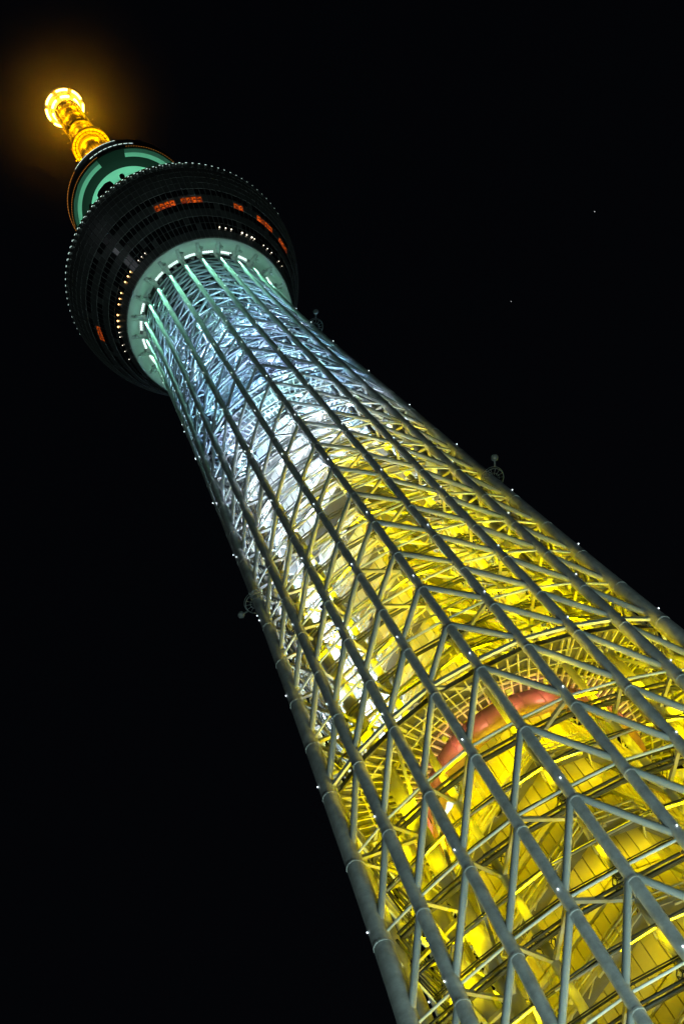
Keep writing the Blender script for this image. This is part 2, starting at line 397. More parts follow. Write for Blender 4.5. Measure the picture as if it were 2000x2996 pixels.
def pmat(t, jit=True):
    x = Vector((0, 0, 1)).cross(t[1]); R = Matrix((x, t[1], Vector((0, 0, 1)))).transposed().to_4x4()
    o = random.uniform(-0.02, 0.02) if jit else 0
    return Matrix.Translation(Vector((t[0].x, t[0].y, t[4]))+t[1]*o) @ R @ Matrix.Diagonal((t[2], 0.14, t[3], 1))
for t in pan[:300]: link_mesh('wall_panel', pbox_lit if t[4] < 208 else pbox, core, pmat(t))
rest = {0: MB(), 1: MB()}
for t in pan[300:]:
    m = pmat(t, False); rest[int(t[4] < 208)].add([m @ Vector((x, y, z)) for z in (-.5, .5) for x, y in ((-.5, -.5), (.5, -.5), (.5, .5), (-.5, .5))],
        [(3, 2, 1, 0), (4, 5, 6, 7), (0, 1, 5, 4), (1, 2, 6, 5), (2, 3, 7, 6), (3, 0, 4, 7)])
rest[0].build('far_wall_panels', 'wall', core, kind='stuff'); rest[1].build('far_yellow_light_panels', 'wall_yellow_light', core, kind='stuff')
def ring_poly_bars(b, poly, z, wd, ht):
    n = len(poly)
    for k in range(n): b.bar(Vector((poly[k].x, poly[k].y, z)), Vector((poly[(k+1) % n].x, poly[(k+1) % n].y, z)), wd, ht)
def core_R(z):
    for z0, z1, R in SEG:
        if z0 <= z <= z1: return R
    return 6.9
for i in range(KA-3, len(LV)-1):
    z = LV[i]; R = core_R(z-0.5); big = R > 8
    if i in (KD, KN): continue
    wk = empty('walkway', parent=tower); zf = z-1.2
    b = MB(); po, pi = octo(R+(2.0 if big else 1.5)), octo(R+0.12); n = 8
    vs = [Vector((p.x, p.y, zz)) for zz in (zf, zf+0.12) for ring in (pi, po) for p in ring]
    for k in range(n):
        k2 = (k+1) % n; b.add(vs, [(k, k2, n+k2, n+k), (2*n+k, 3*n+k, 3*n+k2, 2*n+k2), (n+k, n+k2, 3*n+k2, 3*n+k)])
    b.build('walkway_floor', 'grate', wk)
    b = MB()
    for dz in (0.12, 0.9, 1.7): ring_poly_bars(b, po, zf+dz, 0.14, 0.15 if dz > 0.2 else 0.34)
    for k in range(n):
        p, q = po[k], po[(k+1) % n]; m = max(2, round((q-p).length/1.5))
        for u in range(m):
            c0 = p.lerp(q, u/m); b.bar((c0.x, c0.y, zf), (c0.x, c0.y, zf+1.7), 0.13, 0.13)
            if u % 2 == 0 and (q-p).length > 6: c1 = p.lerp(q, (u+1)/m); b.bar((c0.x, c0.y, zf-0.9), (c1.x, c1.y, zf), 0.1, 0.1)
    b.build('railing', 'rail', wk)
    for k in range(8):
        p, q, e = po[k], pi[k], pi[k]
        nn = Vector((p.x, p.y, 0)).normalized()
        if nn.dot(Vector((0, -1, 0))) < -0.3: continue
        link_mesh('bracket', unit_box('rail'), wk, frame((q.x, q.y, zf-1.7), (p.x, p.y, zf-0.05), 0.16, 0.22))
    # belt beam round the wall halfway up
    if i+1 < len(LV) and LV[i+1]-z > 6 and (i+1) not in (KD,):
        zb = z+(LV[i+1]-z)*0.42; pb = octo(R+0.28)
        for k in range(8):
            p, q = pb[k], pb[(k+1) % 8]
            if ((p+q)/2).normalized().dot(Vector((0, -1, 0))) < -0.35: continue
            link_mesh('belt_beam', unit_box('belt'), tower, frame((p.x, p.y, zb), (q.x, q.y, zb), 0.36, 0.75 if big else 0.55))
    # ladder, service boxes and a cable tray at the walkway
    for k in range(8):
        p, q = po[k], po[(k+1) % 8]; L = (q-p).length; nrm = ((p+q)/2).normalized()
        if nrm.dot(Vector((0, -1, 0))) < -0.2: continue
        t = math.atan2(nrm.x, -nrm.y)
        for u in range(2 if L > 6 else 1):
            c0 = p.lerp(q, random.uniform(0.15, 0.85)); bb = MB()
            bb.box((c0.x-nrm.x*0.5, c0.y-nrm.y*0.5, zf+random.uniform(0.5, 0.9)), random.uniform(0.3, 0.6), 0.35, random.uniform(0.35, 0.6), t)
            bb.box((c0.x, c0.y, zf-0.35), 0.9, 0.12, 0.12, t)
            bb.build('service_box', 'rail', wk)
        if L > 6:
            c0 = p.lerp(q, random.uniform(0.1, 0.9)); bb = MB(); x = (q-p).normalized(); top = LV[min(i+1, len(LV)-1)]-1.2
            a0 = Vector((c0.x, c0.y, zf)) - nrm*0.3
            for sg in (-0.28, 0.28): bb.bar(a0+x*sg, a0+x*sg+Vector((0, 0, top-zf)), 0.07, 0.07)
            for rr in range(int((top-zf)/0.6)): bb.bar(a0+x*-0.28+Vector((0, 0, 0.3+0.6*rr)), a0+x*0.28+Vector((0, 0, 0.3+0.6*rr)), 0.05, 0.05)
            bb.build('ladder', 'rail', wk)
            bb = MB()
            for dz in (0, 0.5, 0.95): bb.bar(Vector((p.x, p.y, zf+1.9+dz))-nrm*0.7, Vector((q.x, q.y, zf+1.9+dz))-nrm*0.7, 0.2, 0.2)
            for u in range(int(L/0.8)):
                c1 = p.lerp(q, (u+0.5)/int(L/0.8))-nrm*0.7; bb.bar((c1.x, c1.y, zf+1.9), (c1.x, c1.y, zf+2.85), 0.14, 0.14)
            bb.build('cable_tray', 'rail', wk)

# inner lattice cylinder high in the tower, dense struts round the shaft
hl = MB(); nh = 16
for i in range(KN, len(LV)-1):
    z0, z1 = LV[i], LV[i+1]
    for k in range(nh):
        t0, t1 = 2*math.pi*k/nh+0.1, 2*math.pi*(k+1)/nh+0.1; r = 9.6
        hl.tube(pol(r, t0, z0), pol(r, t0, z1), 0.24, n=6, caps=False)
        hl.tube(pol(r, t0, z0), pol(r, t1, z1), 0.15, n=6, caps=False)
        hl.tube(pol(r, t1, z0), pol(r, t0, z1), 0.13, n=6, caps=False)
        hl.bar(pol(r, t0, z0), pol(r, t1, z0), 0.25, 0.4)
        hl.bar(pol(r, t0, z0), pol(rout(t0, z0)-0.4, t0+0.13, z0), 0.2, 0.3)
hl.build('upper_inner_lattice', 'inner', tower, kind='stuff')

# stair towers standing between the core and the far steel
def stair_tower(t, r, z0, z1):
    b = MB(); c0 = pol(r, t, 0); ex = Vector((math.cos(t), math.sin(t), 0)); ey = Vector((math.sin(t), -math.cos(t), 0)); hw, hd = 2.3, 1.5
    for sx in (-1, 1):
        for sy in (-1, 1): b.bar(c0+ex*(sx*hw)+ey*(sy*hd)+Vector((0, 0, z0)), c0+ex*(sx*hw)+ey*(sy*hd)+Vector((0, 0, z1)), 0.22, 0.22)
    z = z0; k = 0
    while z < z1-3.3:
        s_ = 1 if k % 2 else -1
        b.bar(c0+ex*(-s_*hw)+ey*(0.7*s_)+Vector((0, 0, z)), c0+ex*(s_*hw)+ey*(0.7*s_)+Vector((0, 0, z+3.3)), 1.1, 0.18)
        for dy in (-0.5, 0.5): b.bar(c0+ex*(-s_*hw)+ey*(0.7*s_+dy)+Vector((0, 0, z+1)), c0+ex*(s_*hw)+ey*(0.7*s_+dy)+Vector((0, 0, z+4.3)), 0.07, 0.07)
        b.bar(c0+ex*(s_*hw-s_*0.6)+ey*hd+Vector((0, 0, z+3.3)), c0+ex*(s_*hw-s_*0.6)-ey*hd+Vector((0, 0, z+3.3)), 1.2, 0.16)
        for sx in (-1, 1): b.bar(c0+ex*(sx*hw)+ey*hd+Vector((0, 0, z+3.3)), c0+ex*(sx*hw)-ey*hd+Vector((0, 0, z+3.3)), 0.14, 0.2)
        for sy in (-1, 1): b.bar(c0+ex*hw+ey*(sy*hd)+Vector((0, 0, z+3.3)), c0-ex*hw+ey*(sy*hd)+Vector((0, 0, z+3.3)), 0.14, 0.2)
        b.bar(c0+ex*(s_*hw)+ey*hd+Vector((0, 0, z)), c0-ex*(s_*hw)+ey*hd+Vector((0, 0, z+3.3)), 0.1, 0.1)
        z += 3.3; k += 1
    b.build('stair_tower', 'belt', tower)
for a, z0, z1 in ((-115, 145, 242), (-140, 145, 242), (-165, 145, 242), (118, 145, 242), (145, 145, 242), (-88, 145, 205), (95, 145, 205), (-120, 30, 141), (125, 30, 141)):
    stair_tower(rad(a), 12.3 if z1 > 150 else 15.4, z0, z1)

# service platforms
def platform(z, rin, soff_mat):
    P = empty('service_platform', parent=tower)
    b = MB(); vo, vi = [cpos(c, z, -0.9) for c in range(24)], []
    for c in range(24):
        d = Vector((vo[c].x, vo[c].y, 0)).normalized(); vi.append(d*rin+Vector((0, 0, z)))
    vs = [v+Vector((0, 0, dz)) for dz in (0, 0.35) for ring in (vo, vi) for v in ring]
    for k in range(24):
        k2 = (k+1) % 24; b.add(vs, [(k, 24+k, 24+k2, k2), (48+k, 48+k2, 72+k2, 72+k), (k, k2, 48+k2, 48+k)])
    b.build('platform_floor', 'dark', P)
    f = MB()
    for k in range(24): f.bar(vo[k]+Vector((0, 0, -0.2)), vo[(k+1) % 24]+Vector((0, 0, -0.2)), 0.2, 0.8)
    f.build('fascia', soff_mat, P)
    rl = MB()
    for k in range(24):
        a, c = vo[k], vo[(k+1) % 24]
        for dz in (0.9, 1.5): rl.tube(a+Vector((0, 0, dz)), c+Vector((0, 0, dz)), 0.05, n=5, caps=False)
        for u in range(5):
            p = a.lerp(c, u/5); rl.tube(p, p+Vector((0, 0, 1.5)), 0.04, n=5, caps=False)
    rl.build('railing', 'rail', P)
    for k in range(24):
        m = (vo[k]+vo[(k+1) % 24])/2
        if m.normalized().dot(Vector((0, -1, 0))) < -0.55: continue
        for u in (0.12, 0.37, 0.62, 0.87):
            link_mesh('grid_beam', unit_box('belt'), P, frame(vo[k].lerp(vo[(k+1) % 24], u)+Vector((0, 0, -0.25)), vi[k].lerp(vi[(k+1) % 24], u)+Vector((0, 0, -0.25)), 0.16, 0.42))
        for u in (0.25, 0.5, 0.75):
            link_mesh('grid_beam', unit_box('belt'), P, frame(vo[k].lerp(vi[k], u)+Vector((0, 0, -0.22)), vo[(k+1) % 24].lerp(vi[(k+1) % 24], u)+Vector((0, 0, -0.22)), 0.14, 0.32))
platform(PLAT_D, 12.0, 'grate'); platform(PLAT_N, 9.8, 'inner')
b = MB(); b.lathe([(11.4, 138.0), (12.6, 138.2), (12.6, 141.4), (11.9, 141.8)], 72)
for k in range(36):
    t = 2*math.pi*k/36; b.bar(pol(12.62, t, 138.3), pol(12.62, t, 141.3), 0.22, 0.12)
b.build('equipment_drum', 'drum', tower, label='reddish round drum under the service platform')

# ---------------------------------------------------------------- floodlights inside the tower
YEL = (1.0, 0.76, 0.0); WHT = (0.68, 0.84, 1.0); BLU = (0.26, 0.58, 1.0); GRN = (0.32, 1.0, 0.66); PNK = (1.0, 0.30, 0.24)
fl_y = unit_mesh('flood_yellow', 'lampbody', lambda b: [b.box((0, 0, 0.0), 0.32, 0.22, 0.22), b.bar((0, 0.2, -0.2), (0, 0.55, -0.35), 0.1, 0.1)])
def flood(p, aim, power, colr, cone=150, blend=0.6, parent=None, size=0.25):
    p = Vector(p); d = (Vector(aim)-p).normalized()
    q = d.to_track_quat('-Z', 'Y').to_matrix().to_4x4()
    o = link_mesh('floodlight', fl_y, parent or tower, Matrix.Translation(p) @ q)
    l = bpy.data.lights.new('flood', 'SPOT'); l.energy = power; l.color = colr; l.spot_size = rad(cone); l.spot_blend = blend; l.shadow_soft_size = size
    lo = bpy.data.objects.new('flood', l); COL.objects.link(lo); lo.parent = o; lo.location = (0, 0, -0.35)
    return o
def linear_lamp(p, q, inward, power, colr):
    c = (p+q)/2; x = (q-p).normalized(); d = (inward+Vector((0, 0, 0.75))).normalized(); zax = -d; y = zax.cross(x).normalized()
    L = (q-p).length*0.92
    b = MB(); b.bar(c-x*(L/2)-d*0.1, c+x*(L/2)-d*0.1, 0.2, 0.16); o = b.build('linear_lamp', 'lampbody', tower)
    l = bpy.data.lights.new('wash', 'AREA'); l.shape = 'RECTANGLE'; l.size = L; l.size_y = 0.16; l.energy = power; l.color = colr
    lo = bpy.data.objects.new('wash', l); COL.objects.link(lo); lo.parent = o
    lo.matrix_local = Matrix.Translation(c+d*0.05) @ Matrix((x, y, zax)).transposed().to_4x4()
def mix(a, b, t): t = max(0, min(1, t)); return tuple(x*(1-t)+y*t for x, y in zip(a, b))
VIO = (0.45, 0.58, 1.0)
def lamp_colour(z, t, up):
    rel = math.atan2(math.sin(t), math.cos(t))         # 0 = toward the camera side, + = east
    if abs(rel) > 1.75: zsw = 178+38*math.sin(rel)
    elif rel < -0.7: zsw = 152
    else: zsw = 203+22*math.sin(rel)
    if z < zsw: return YEL, 'y'
    if z < 238: return WHT, 'w'
    return (BLU, VIO, (0.42, 0.88, 0.95))[up % 3], 'b'
for i in range(KA-3, len(LV)-3):
    if i > KP and (i-KP) % 2: continue
    z = LV[i]-2.0; nl = 14 if z < PLAT_D else 8
    if i not in (KD, KN):                              # linear lamps along the walkway edge, washing the wall above
        Rw = core_R(LV[i]-0.5); po = octo(Rw+(1.85 if Rw > 8 else 1.35)); zl = LV[i]-0.75
        for k in range(8):
            p, q = po[k], po[(k+1) % 8]; nrm = ((p+q)/2).normalized(); t = math.atan2(nrm.x, -nrm.y); L = (q-p).length
            if math.cos(t) < -0.99: continue
            colr, kk = lamp_colour(z, t, k+i)
            if kk == 'y': P = (55 if z < 90 else 85 if z < 115 else 125 if z < 128 else 300) if z < PLAT_D else 130
            else: P = {'w': 190, 'b': 120}[kk]
            linear_lamp(Vector((p.x, p.y, zl)), Vector((q.x, q.y, zl)), -nrm, P*L*0.16, colr)
            if (math.cos(t) < 0.35 and math.sin(t) < 0.3 or -1.2 < t < -0.75) and 150 < z < 245:
                linear_lamp(Vector((p.x, p.y, zl)), Vector((q.x, q.y, zl)), nrm, 520*L, (0.58, 0.78, 1.0))
    if z < 302:                                        # long lamps on the pipe rail just inside the outer steel
        for m in range(12):
            c = 2*m+(i % 2); zl = LV[i]-(LV[i]-LV[i-1])*(0.8 if i == KD else 0.45)
            p, q = cpos(c, zl, -1.9), cpos(c+2, zl, -1.9); md = (p+q)/2; t = math.atan2(md.x, -md.y)
            colr, kk = lamp_colour(z, t, m+i)
            if kk == 'y': P = (620 if z < 90 else 850 if z < 115 else 1300 if z < 128 else 2300) if z < PLAT_D-1 else 1750
            else: P = {'w': 2300, 'b': 2900}[kk]
            inw = Vector((-md.x, -md.y, 0)).normalized()
            linear_lamp(p, q, inw, P*(0.45 if kk == 'w' and z < 200 and math.cos(t) > 0 else 1.0), colr)
    if z > 300: continue
    for m in range(6):                                 # inner row on the core walkways, aimed out and up at the steel
        t = PHI+2*math.pi*(m+0.5*(i % 2))/6+0.3; R = core_R(z)+1.7
        colr, kk = lamp_colour(z, t, m+i+1)
        back = (3.2 if math.sin(t) < 0.2 else 1.2) if math.cos(t) < 0.2 else 0.16
        P = {'y': 2000 if z > PLAT_D else 800, 'w': 2600, 'b': 2600}[kk]*back
        flood(pol(R, t, z-0.5), pol(rout(t, z+7), t+0.1, z+7), P, colr)
for m in range(13):                                    # pink lamps on the drum
    t = rad(-98+m*16); flood(pol(15.0, t, 138.6), pol(12.6, t, 140.0), 750+350*(m % 3), PNK, 120, 1.0)

# ---------------------------------------------------------------- observation deck
deck = empty('observation_deck', parent=tower)
ZS, ZR, RS, RR = 326.5, 361.0, 17.6, 26.2
rdeck_f = pchip([ZS, 336, 346, 354, 358, ZR+1], [RS, 20.5, 23.6, 25.55, 26.15, 26.5])
def rdeck(z): return rdeck_f(z)
b = MB(); b.lathe([(14.0, 327.6), (15.1, 327.3), (15.2, ZS), (17.35, ZS-0.05), (17.6, ZS+0.15)], 120)
b.build('soffit', 'soffit', deck)
b = MB(); b.lathe([(13.2, 327.9), (7.0, 327.9)], 96); b.build('soffit_ceiling', 'dark', deck)
b = MB(); b.lathe([(17.45, ZS+0.1)]+[(rdeck(zz)-0.16, zz) for zz in np.linspace(ZS+0.25, ZR-0.2, 14)]+[ (25.6, ZR+0.9), (24.0, ZR+1.0), (7, ZR+3.5)], 120)
b.build('deck_shell', 'mullion', deck)
NR, NC = 12, 120
rows = np.linspace(ZS+0.35, ZR-0.5, NR+1)
GL = {1, 2, 4, 6}
def lit_window(az):
    az = (math.degrees(az-PHI)+180) % 360-180
    for a0, a1 in ((2.2, 12.3), (17.2, 27.8), (47.4, 52.9), (62, 71.6), (80.5, 86.5), (-86, -78)):
        if a0-0.3 < az < a1+0.3: return True
    return False
tiles = []
for i in range(NR):
    for k in range(NC):
        t0, t1 = 2*math.pi*(k+0.07)/NC, 2*math.pi*(k+0.93)/NC
        za, zb = rows[i]+0.12, rows[i+1]-0.12
        out = 0.02 if i in GL else 0.07
        q = [pol(rdeck(z)+o_, t, z) for o_ in (out, -0.12) for t, z in ((t0, za), (t1, za), (t1, zb), (t0, zb))]
        kind = 'panel'
        if i in GL: kind = 'glass' if (k*7+i*3) % 11 else 'panel'
        c0 = sum(q[:4], Vector())/4; n_ = Vector((c0.x, c0.y, -8)).normalized(); v_ = (CAM_POS-c0).normalized()
        sz = n_.dot(v_)*(zb-za)
        tiles.append((sz, kind, q, i, (t0+t1)/2))
TF = [(0, 1, 2, 3), (7, 6, 5, 4), (0, 4, 5, 1), (1, 5, 6, 2), (2, 6, 7, 3), (3, 7, 4, 0)]
front = [t for t in tiles if t[0] > 0]
front.sort(key=lambda t: -t[0])
keep = set(id(t) for t in front[:300])
rest = {'panel': MB(), 'glass': MB()}
for t in tiles:
    sz, kind, q, i, tm = t
    if i == 5 and lit_window(tm): continue
    if id(t) in keep:
        b = MB(); b.add(q, TF); b.build('wall_tile' if kind == 'panel' else 'window_pane', kind, deck)
    else: rest[kind].add(q, TF)
rest['panel'].build('far_wall_tiles', 'panel', deck, kind='stuff'); rest['glass'].build('far_window_panes', 'glass', deck, kind='stuff')
for k in range(NC):                                    # lit red windows, in their own frames
    tm = 2*math.pi*(k+0.5)/NC
    if not lit_window(tm): continue
    t0, t1 = 2*math.pi*(k+0.12)/NC, 2*math.pi*(k+0.88)/NC; za, zb = rows[5]+0.1, rows[6]-0.75
    b = MB(); q = [pol(rdeck(z)+o_, t, z) for o_ in (0.02, -0.1) for t, z in ((t0, za), (t1, za), (t1, zb), (t0, zb))]
    b.add(q, TF); wdw = b.build('lit_window', 'e_red', deck)
    b = MB(); zm = za+(zb-za)*0.36
    b.bar(pol(rdeck(zm)+0.05, t0, zm), pol(rdeck(zm)+0.05, t1, zm), 0.08, 0.14)
    b.tube(pol(rdeck(zm)+0.03, tm, zm+0.1), pol(rdeck(zm+.5)+0.03, tm, zm+0.55), 0.16, 0.1, n=8)
    b.build('window_frame', 'dark', wdw)
# mullion hoops
for i in range(NR+1):
    b = MB(); z = rows[i]; b.lathe([(rdeck(z)+0.10, z-0.05), (rdeck(z)+0.14, z), (rdeck(z)+0.10, z+0.05)], 120); b.build('mullion_hoop', 'mullion', deck)
# brackets and light strips under the deck
for c in range(24):
    t = PHI+rad(15*c)
    b = MB(); b.path([pol(14.1, t, 324.6), pol(14.5, t, 325.6), pol(15.3, t, 326.2), pol(16.95, t, 326.35)], [0.5, 0.5, 0.48, 0.42], 10)
    b.build('soffit_bracket', 'column', deck)
    b = MB()
    for u in range(6):
        tt = t+rad(15)*(0.2+0.6*(u+0.5)/6)
        b.box(pol(14.75, tt, 326.55), 0.10, 0.22, 0.06, tt, 0.0)
    if c not in (4, 21): b.build('light_strip', 'e_white', deck)
# small warm lamps on the lowest band
dots = [(-18.4, 'e_warmw', .09), (-21.5, 'e_warmw', .09), (-24.5, 'e_warmw', .09), (-33.2, 'e_warm', .14), (-36.5, 'e_warm', .15), (-40.5, 'e_warm', .15), (-48, 'e_warm', .13), (-51.8, 'e_warm', .13), (-55.5, 'e_warm', .13),
        (-62.4, 'e_warm', .16), (-66.3, 'e_warm', .16), (-70.2, 'e_warm', .17), (-74, 'e_warmw', .08), (-77, 'e_warmw', .08), (-82.7, 'e_warmw', .07), (-87, 'e_warmw', .07), (-93, 'e_warmw', .07),
        (32.9, 'e_warmw', .12), (36.9, 'e_warmw', .12), (40.7, 'e_warmw', .12), (48, 'e_warmw', .15), (51.3, 'e_warmw', .12), (55, 'e_warmw', .15), (57, 'e_warmw', .1), (64.4, 'e_warmw', .09), (67.8, 'e_warmw', .09), (71.6, 'e_warmw', .09), (79.1, 'e_warmw', .08), (83, 'e_warmw', .06)]
for a, mm, r in dots:
    b = MB(); p = pol(rdeck(330.6)+0.22, PHI+rad(a), 330.6); b.tube(p-Vector((0, 0, r)), p+Vector((0, 0, r)), r, n=8); b.tube(p-Vector((0, 0, r)), p-Vector((0, 0, r*1.6)), r, r*0.3, n=8)
    b.build('deck_bulb', mm, deck)
# row of lights along the rim
nb = 112; rb = unit_mesh('rim_bulb', 'e_rim', lambda b: b.box((0, 0, 0), 0.20, 0.05, 0.08)); rb2 = unit_mesh('rim_bulb_small', 'e_rim', lambda b: b.box((0.5, 0, -1.3), 0.08, 0.05, 0.06))
for k in range(nb):
    t = 2*math.pi*k/nb
    if abs((math.degrees(t-PHI)+180) % 360-180-(-6)) > 88: continue
    a = abs((math.degrees(t-PHI)+180) % 360-180+14)
    s = 1.0 if a < 45 else max(0.5, 1.0-(a-45)/60)
    link_mesh('rim_light', rb, deck, Matrix.Translation(pol(rdeck(ZR-0.1)+0.2, t, ZR-0.1)) @ Matrix.Rotation(t, 4, 'Z') @ Matrix.Diagonal((s, s, s, 1)))
    if a < 40: link_mesh('rim_light', rb2, deck, Matrix.Translation(pol(rdeck(ZR-0.1)+0.2, t, ZR-0.1)) @ Matrix.Rotation(t, 4, 'Z'))
# green lamps that wash the soffit and the column heads
for c in range(24):
    t = PHI+rad(15*c+7.5)
    flood(pol(15.3, t, 322.4), pol(16.3, t, 327), 95, GRN, 160, 0.8, deck, 0.3)
for c in range(24):
    t = PHI+rad(15*c)
    flood(pol(16.1, t+0.035, 325.2), pol(14.2, t, 312), 5500, GRN, 50, 0.9, deck, 0.15)

b = MB(); b.lathe([(26.1, ZR+0.05), (26.2, ZR+0.5), (26.0, ZR+3.2), (25.7, ZR+3.2), (25.6, ZR+0.8)], 120); b.build('parapet', 'black', deck)
# roof gear, seen dark against the upper deck
for a, h, rr in ((-27, 10.5, 0.55), (-3.5, 12.5, 0.6), (13, 8.0, 0.5), (-42, 8, 0.45), (22, 8.5, .5)):
    b = MB(); p = pol(24.0, PHI+rad(a), ZR+0.6); b.tube(p, p+Vector((0, 0, h)), rr*0.6, n=10); b.tube(p+Vector((0, 0, h)), p+Vector((0, 0, h+0.8)), rr, n=12)
    b.build('roof_post', 'black', deck)
b = MB(); p = pol(24.2, PHI+rad(-15), ZR+1.0)
b.tube(p, p+Vector((0, 0, 7)), 0.5, n=10); b.tube(p+Vector((-0.2, -0.8, 8.4)), p+Vector((0.2, 0.8, 8.6)), 2.3, n=20); b.box(p+Vector((2.6, 0.5, 4)), 1.6, 0.8, 3.6); b.build('roof_dish', 'black', deck)
for a, z in ((-8.5, 7.2), (-6.3, 7.6), (0.5, 8.0)):
    b = MB(); p = pol(23.8, PHI+rad(a), ZR+z); b.tube(p-Vector((0, 0, .3)), p+Vector((0, 0, .3)), 0.34, n=10); b.tube(p-Vector((0, 0, z-0.8)), p-Vector((0, 0, .31)), 0.1, n=6); b.build('roof_lamp', 'e_white', deck)

# ---------------------------------------------------------------- shaft between the decks and the upper deck
b = MB(); nb2 = 12; z = 364
while z < 436:
    for k in range(nb2):
        t0, t1 = 2*math.pi*k/nb2, 2*math.pi*(k+1)/nb2
        b.tube(pol(8.2, t0, z), pol(8.2, t0, z+6), 0.4, n=8, caps=False); b.tube(pol(8.2, t0, z), pol(8.2, t1, z+6), 0.2, n=6, caps=False)
        b.bar(pol(8.2, t0, z), pol(8.2, t1, z), 0.3, 0.4)
    z += 6
b.build('upper_lattice_shaft', 'inner', tower)
updeck = empty('upper_deck', parent=tower); ZU = 437.0
def ring(name, r0, r1, z0, z1, m, a0=None, a1=None):
    b = MB()
    if a0 is None: b.lathe([(r0, z0), (r1, z1)], 120)
    else: b.lathe([(r0, z0), (r1, z1)], 80, True, PHI+rad(a0), PHI+rad(a1))
    return b.build(name, m, updeck)
ring('soffit_disc', 6.0, 11.4, ZU-0.6, ZU-0.6, 'soffit_light')
ring('dark_band', 11.4, 13.9, ZU-0.55, ZU-0.2, 'black')  # ring that catches no light, its shade put into the black colour
for a0, a1 in ((-160, -11.5), (17, 160)):
    ring('light_band', 13.9, 15.0, ZU-0.25, ZU-0.15, 'soffit_light', a0, a1); ring('shade_band', 15.0, 16.05, ZU-0.15, ZU+0.1, 'soffit_shade', a0, a1)
ring('dark_band', 13.9, 16.05, ZU-0.15, ZU+0.05, 'black', -11.5, 17)
b = MB(); b.lathe([(16.0, ZU), (16.35, ZU+0.1), (16.5, ZU+4), (16.6, 447.5), (16.0, 448.2), (6, 449)], 120); b.build('deck_wall', 'dark', updeck)
up = unit_mesh('upper_rim_bulb', 'e_rim', lambda b: b.box((0, 0, 0), 0.42, 0.06, 0.12))
ub = unit_mesh('bead', 'e_orange', lambda b: b.box((0, 0, 0), 0.10, 0.06, 0.10))
for k in range(14): t = PHI+rad(-32+k*3.4); link_mesh('rim_light', up, updeck, Matrix.Translation(pol(16.63, t, 447.4)) @ Matrix.Rotation(t, 4, 'Z'))
for k in range(9): t = PHI+rad(-14+k*5.0); link_mesh('rim_light', up, updeck, Matrix.Translation(pol(16.57, t, 441.6)) @ Matrix.Rotation(t, 4, 'Z') @ Matrix.Diagonal((1.25, 1, 1.1, 1)))
for k in range(46): t = PHI+rad(-82+k*1.6); link_mesh('bead_light', ub, updeck, Matrix.Translation(pol(16.42, t, 438.3)) @ Matrix.Rotation(t, 4, 'Z'))
for k in range(24): t = PHI+rad(20+k*2.4); link_mesh('bead_light', ub, updeck, Matrix.Translation(pol(16.42, t, 438.3)) @ Matrix.Rotation(t, 4, 'Z'))
for k in range(22): t = PHI+rad(-100+k*3.0); link_mesh('bead_light', ub, updeck, Matrix.Translation(pol(16.62, t, 446.8)) @ Matrix.Rotation(t, 4, 'Z') @ Matrix.Diagonal((3.2, 1, 1, 1)))
for m in range(12):
    t = PHI+rad(30*m+15); flood(pol(10.2, t, 428.5), pol(13.2, t, 437), 800, (0.24, 1.0, 0.58), 165, 0.7, updeck, 0.3)

# ---------------------------------------------------------------- golden mast
mast = empty('antenna_mast', parent=tower)
def lathe_part(name, prof, m, n=64): b = MB(); b.lathe(prof, n); return b.build(name, m, mast)
lathe_part('mast_stem', [(4.3, 449), (4.1, 495), (4.1, 528), (4.35, 533), (4.35, 553), (4.15, 553.4), (4.15, 560), (4.4, 560.4), (4.3, 602)], 'gold')
lathe_part('lower_collar', [(4.2, 527.6), (6.0, 526.6), (6.2, 527.0), (6.2, 530.5), (4.5, 533.5)], 'gold')
lathe_part('collar_ring', [(4.2, 498), (5.2, 498.3), (5.2, 514.6), (4.9, 515.2), (4.1, 515.6)], 'gold')
b = MB()
for k in range(28):
    t = 2*math.pi*k/28; b.bar(pol(4.7, t, 526.9), pol(5.95, t, 526.4), 0.12, 0.25); b.bar(pol(5.24, t, 499), pol(5.24, t, 514), 0.1, 0.12)
b.lathe([(5.1, 526.95), (5.15, 526.6), (5.3, 526.6), (5.35, 526.9)], 48); b.build('collar_ribs', 'dark', mast)
lathe_part('dark_belt', [(4.22, 554.6), (4.42, 555.0), (4.42, 558.8), (4.22, 559.2)], 'dark')
lathe_part('head_underside', [(4.3, 601.5), (5.2, 602.2), (5.25, 604.5), (5.6, 605.0), (7.0, 606.0), (7.2, 606.5), (7.2, 608.5), (6.4, 609.5), (3.2, 611.0), (2.0, 634)], 'gold')
for zc, r in ((545, 4.6), (549, 4.6), (566, 4.62), (572, 4.62), (580, 4.6), (587, 4.6), (594, 4.7)):
    lathe_part('stem_hoop', [(r-0.3, zc-0.25), (r, zc-0.2), (r, zc+0.2), (r-0.3, zc+0.25)], 'gold', 48)
beam = MB()
for k in range(18):
    t = 2*math.pi*k/18; beam.bar(pol(4.5, t, 533), pol(4.45, t, 553), 0.25, 0.25); beam.bar(pol(4.5, t, 561), pol(4.42, t, 600), 0.22, 0.25)
beam.build('stem_ribs', 'gold', mast)
def lamp_bar(r, z, a0, a1):
    b = MB(); nseg = 8; prof = []
    for k in range(nseg):
        t0 = rad(a0+(a1-a0)*k/nseg); t1 = rad(a0+(a1-a0)*(k+0.85)/nseg); b.bar(pol(r, t0, z), pol(r, t1, z), 0.75, 0.5)
    b.build('lamp_bar', 'e_gold', mast)
for k in range(7): lamp_bar(6.65, 605.6, k*51.4+6, k*51.4+44)
for k in range(6): lamp_bar(4.85, 601.6, k*60+10, k*60+50)
